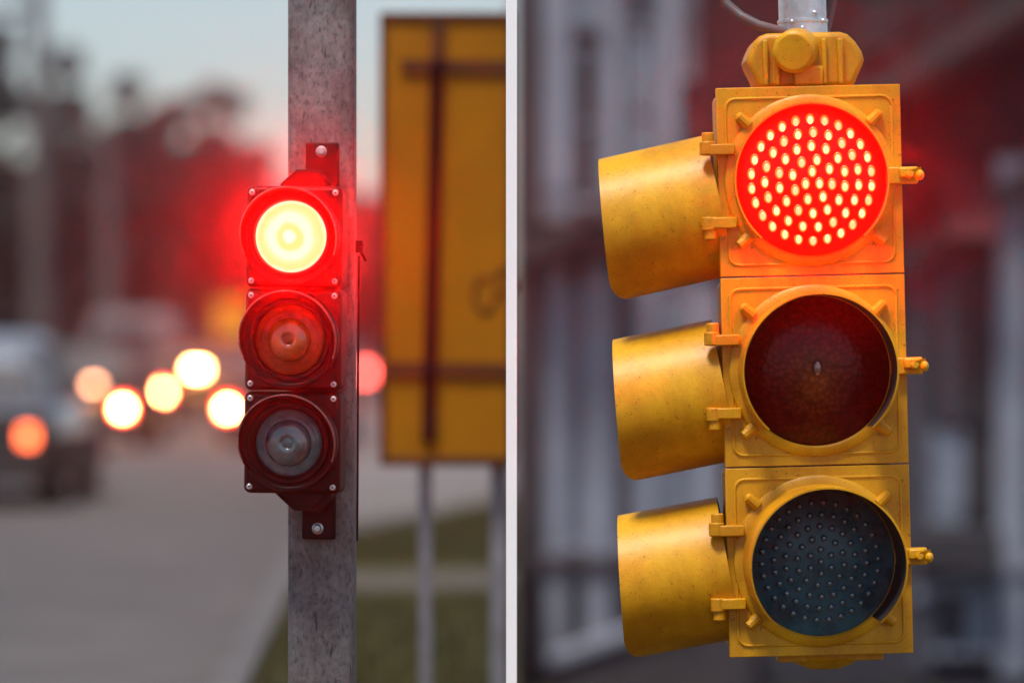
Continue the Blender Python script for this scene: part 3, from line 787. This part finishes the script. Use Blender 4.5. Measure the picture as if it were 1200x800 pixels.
window(gb, 666, 682, 340, 640, 'pane_pale', bars=2); window(gb, 720, 744, 330, 640, 'pane', bars=2); window(gb, 770, 808, 330, 640, 'pane_pale', bars=2)
b = MB(); bbox(b, 607, 735, 268, 306, -.55, -.002); bbox(b, 607, 735, 262, 268, -.60, -.002); b.build('balcony', 'dark_iron', gb, bevel=.01)
b = MB(); b.prism([(bx(640), -1.3), (bx(872), -1.3), (bx(872), bz(690)), (bx(640), bz(768))], -1.3, -1.05); b.build('stair_cheek', 'stone_warm', gb, bevel=.02)
b = MB(); b.prism([(bx(640), bz(768)+.002), (bx(872), bz(690)+.002), (bx(872), bz(676)), (bx(640), bz(754))], -1.36, -1.0); b.build('stair_coping', 'stone_pale', gb, bevel=.01)
for q in range(7):
    b = MB(); b.box(bx(672+q*28), bx(872), -1.04, -.13, -1.3+.14*q, -1.3+.14*(q+1)-.002); b.build('step', 'shop_grey', gb, bevel=.01)
b = MB(); bbox(b, 602, 1000, 652, 672, -.16, -.122); b.build('plinth_course', 'stone_warm', gb, bevel=.01)
b = MB(); b.prism([(bx(606), bz(300)), (bx(712), bz(236)), (bx(722), bz(246)), (bx(616), bz(318))], -.72, -.62); b.build('bracket', 'dark_iron', gb, bevel=.01)
b = MB()
for q in range(16): bbox(b, 610+q*8, 612+q*8, 232, 262, -.57, -.55)
bbox(b, 607, 735, 228, 232, -.58, -.54); b.build('balcony_rail', 'dark_iron', gb)
b = MB(); bbox(b, 607, 1000, -270, -250, -.35, -.002); b.build('cornice', 'stone_pale', gb, bevel=.02)

def para(m_, a, c, hh_, y0, y1):
    m_.prism([(bx(a[0]), bz(a[1])), (bx(c[0]), bz(c[1])), (bx(c[0]), bz(c[1]+hh_)), (bx(a[0]), bz(a[1]+hh_))], y0, y1)
rb = thing('brick_building', 'blurred dark red brick building with pale outside stair, right of the yellow signal', 'building', (0, DB-.25, .02))
b = MB(); b.box(bx(815), bx(1560), .10, 9, bz(330), 9); b.build('wall', 'brick', rb)
b = MB(); b.box(bx(852), bx(1560), .08, 9, -1.31, bz(331)); b.build('ground_floor_wall', 'shop_grey', rb)
for (p0, p1, y0_, y1_, m_) in ((1060, 1084, 300, 793, 'stone'), (1096, 1118, 250, 500, 'stone'), (1162, 1200, 190, 793, 'stone_pale'), (1205, 1260, 170, 793, 'stone')):
    b = MB(); bbox(b, p0, p1, y0_, y1_, -.06, .079); b.build('pilaster', m_, rb, bevel=.01)
b = MB(); bbox(b, 1122, 1156, 240, 500, .02, .079); b.build('door', 'dark_iron', rb, bevel=.01)
b = MB(); bbox(b, 1084, 1126, 505, 615, .0, .079); b.build('pale_window', 'pane_pale', rb)  # window with a pale pane
b = MB(); bbox(b, 1128, 1156, 530, 600, .02, .079); b.build('panel', 'dark_iron', rb)
b = MB(); bbox(b, 1070, 1162, 618, 668, -.35, .079); b.build('bench_box', 'dark_iron', rb, bevel=.02)
window(rb, 1090, 1130, 690, 760, 'pane', 'stone_pale', y=.04)
window(rb, 1132, 1158, 690, 760, 'pane_pale', 'stone_pale', y=.04)
b = MB(); para(b, (1064, 690), (1240, 640), 14, -.10, .01); b.build('ramp_rail', 'stone_pale', rb)
# red awning over the door
b = MB(); b.poly([(bx(1096), .099, bz(205)), (bx(1156), .099, bz(205)), (bx(1156), -.5, bz(285)), (bx(1096), -.5, bz(285)), (bx(1096), .099, bz(285)), (bx(1156), .099, bz(285))], [(0,1,2,3),(3,2,5,4),(0,3,4),(1,5,2)])
b.build('awning', 'awning', rb)
# outside stair rising to the right
st = MB(); y0_, y1_ = -.75, -.65
para(st, (985, 122), (1330, -90), 26, -.75, -.68); para(st, (985, 126), (1330, -86), 24, -.06, .0)
for q in range(14):
    f = (q+.5)/14; a = 985+345*f; c = 130-212*f
    st.box(bx(a-11), bx(a+11), -.68, -.06, bz(c+4), bz(c))
st.build('stair', 'stone_warm', rb)
rl = MB(); rl.tube([(bx(985), -.72, bz(60)), (bx(1330), -.72, bz(-152))], .022, 8)
for q in range(8):
    f = q/7; a = 985+345*f; c = 122-212*f; rl.cyl((bx(a), -.72, bz(c+6)), (bx(a), -.72, bz(c-62)), .014, n=6)
rl.build('stair_rail', 'stone_warm', rb)
b = MB(); para(b, (1040, 300), (1280, 150), 34, -.20, .05); b.build('string_course', 'stone_warm', rb)
window(rb, 1010, 1040, -40, 60, 'pane', 'stone_warm', y=.0)
sheet('yard', [(.03,14.6),(9,14.6),(9,30.9),(.03,30.9)], wz, 'dark_paving')

# ================================================================== haze
hz = MB(); hz.box(-262, 262, -70, 342, -1, 13.5)  # scattering air added so the lit lamps get red halos
HZ = bpy.data.materials.new('haze'); HZ.use_nodes = True; nt = HZ.node_tree
nt.nodes.remove(nt.nodes['Principled BSDF'])
pv = nd(nt, 'ShaderNodeVolumePrincipled'); pv.inputs['Color'].default_value = (.95, .95, .96, 1)
pv.inputs['Density'].default_value = .0013; pv.inputs['Anisotropy'].default_value = .984
nt.links.new(pv.outputs['Volume'], nt.nodes['Material Output'].inputs['Volume'])
M['haze'] = HZ
tag(hz.build('haze', 'haze', smooth=0), 'thin haze over the street, added to carry the red halos of the lamps', 'haze', kind='stuff')

# ================================================================== light
wld = bpy.data.worlds.new('World'); sc.world = wld; wld.use_nodes = True; nt = wld.node_tree
bg = nt.nodes['Background']; bg.inputs['Strength'].default_value = .092
SE, SA = 66.0, -30.0            # sun elevation; azimuth: behind the camera, to its left
sky = nd(nt, 'ShaderNodeTexSky', sky_type='NISHITA', sun_disc=False, sun_elevation=R(SE), sun_rotation=R(180+SA+0), air_density=1.0, dust_density=1.2, ozone_density=1.0)
hs = nd(nt, 'ShaderNodeHueSaturation', Saturation=.85, Value=1.0)
nt.links.new(sky.outputs['Color'], hs.inputs['Color'])
nt.links.new(hs.outputs['Color'], bg.inputs['Color'])
sl = bpy.data.lights.new('sun', 'SUN'); sl.energy = 3.0; sl.angle = R(14); sl.color = (1, .95, .9)
so = bpy.data.objects.new('sun', sl); COL.objects.link(so)
dirn = Vector((sin(R(SA))*cos(R(SE)), -cos(R(SA))*cos(R(SE)), sin(R(SE))))    # toward the sun
so.rotation_euler = dirn.to_track_quat('Z', 'Y').to_euler()

# ================================================================== camera
cd = bpy.data.cameras.new('camera'); cam = bpy.data.objects.new('camera', cd); COL.objects.link(cam)
cam.location = (0, 0, H); cam.rotation_euler = (R(90), 0, 0)
cd.sensor_width = 36; cd.lens = 135; cd.clip_end = 3000
cd.dof.use_dof = True; cd.dof.focus_distance = D - .03; cd.dof.aperture_fstop = 1.6
sc.camera = cam
vs = sc.view_settings
vs.view_transform = 'Standard'; vs.look = 'None'; vs.exposure = 0.5; vs.gamma = 1; vs.use_curve_mapping = False
sc.cycles.use_denoising = True
sc.cycles.volume_bounces = 2
sc.cycles.max_bounces = 8
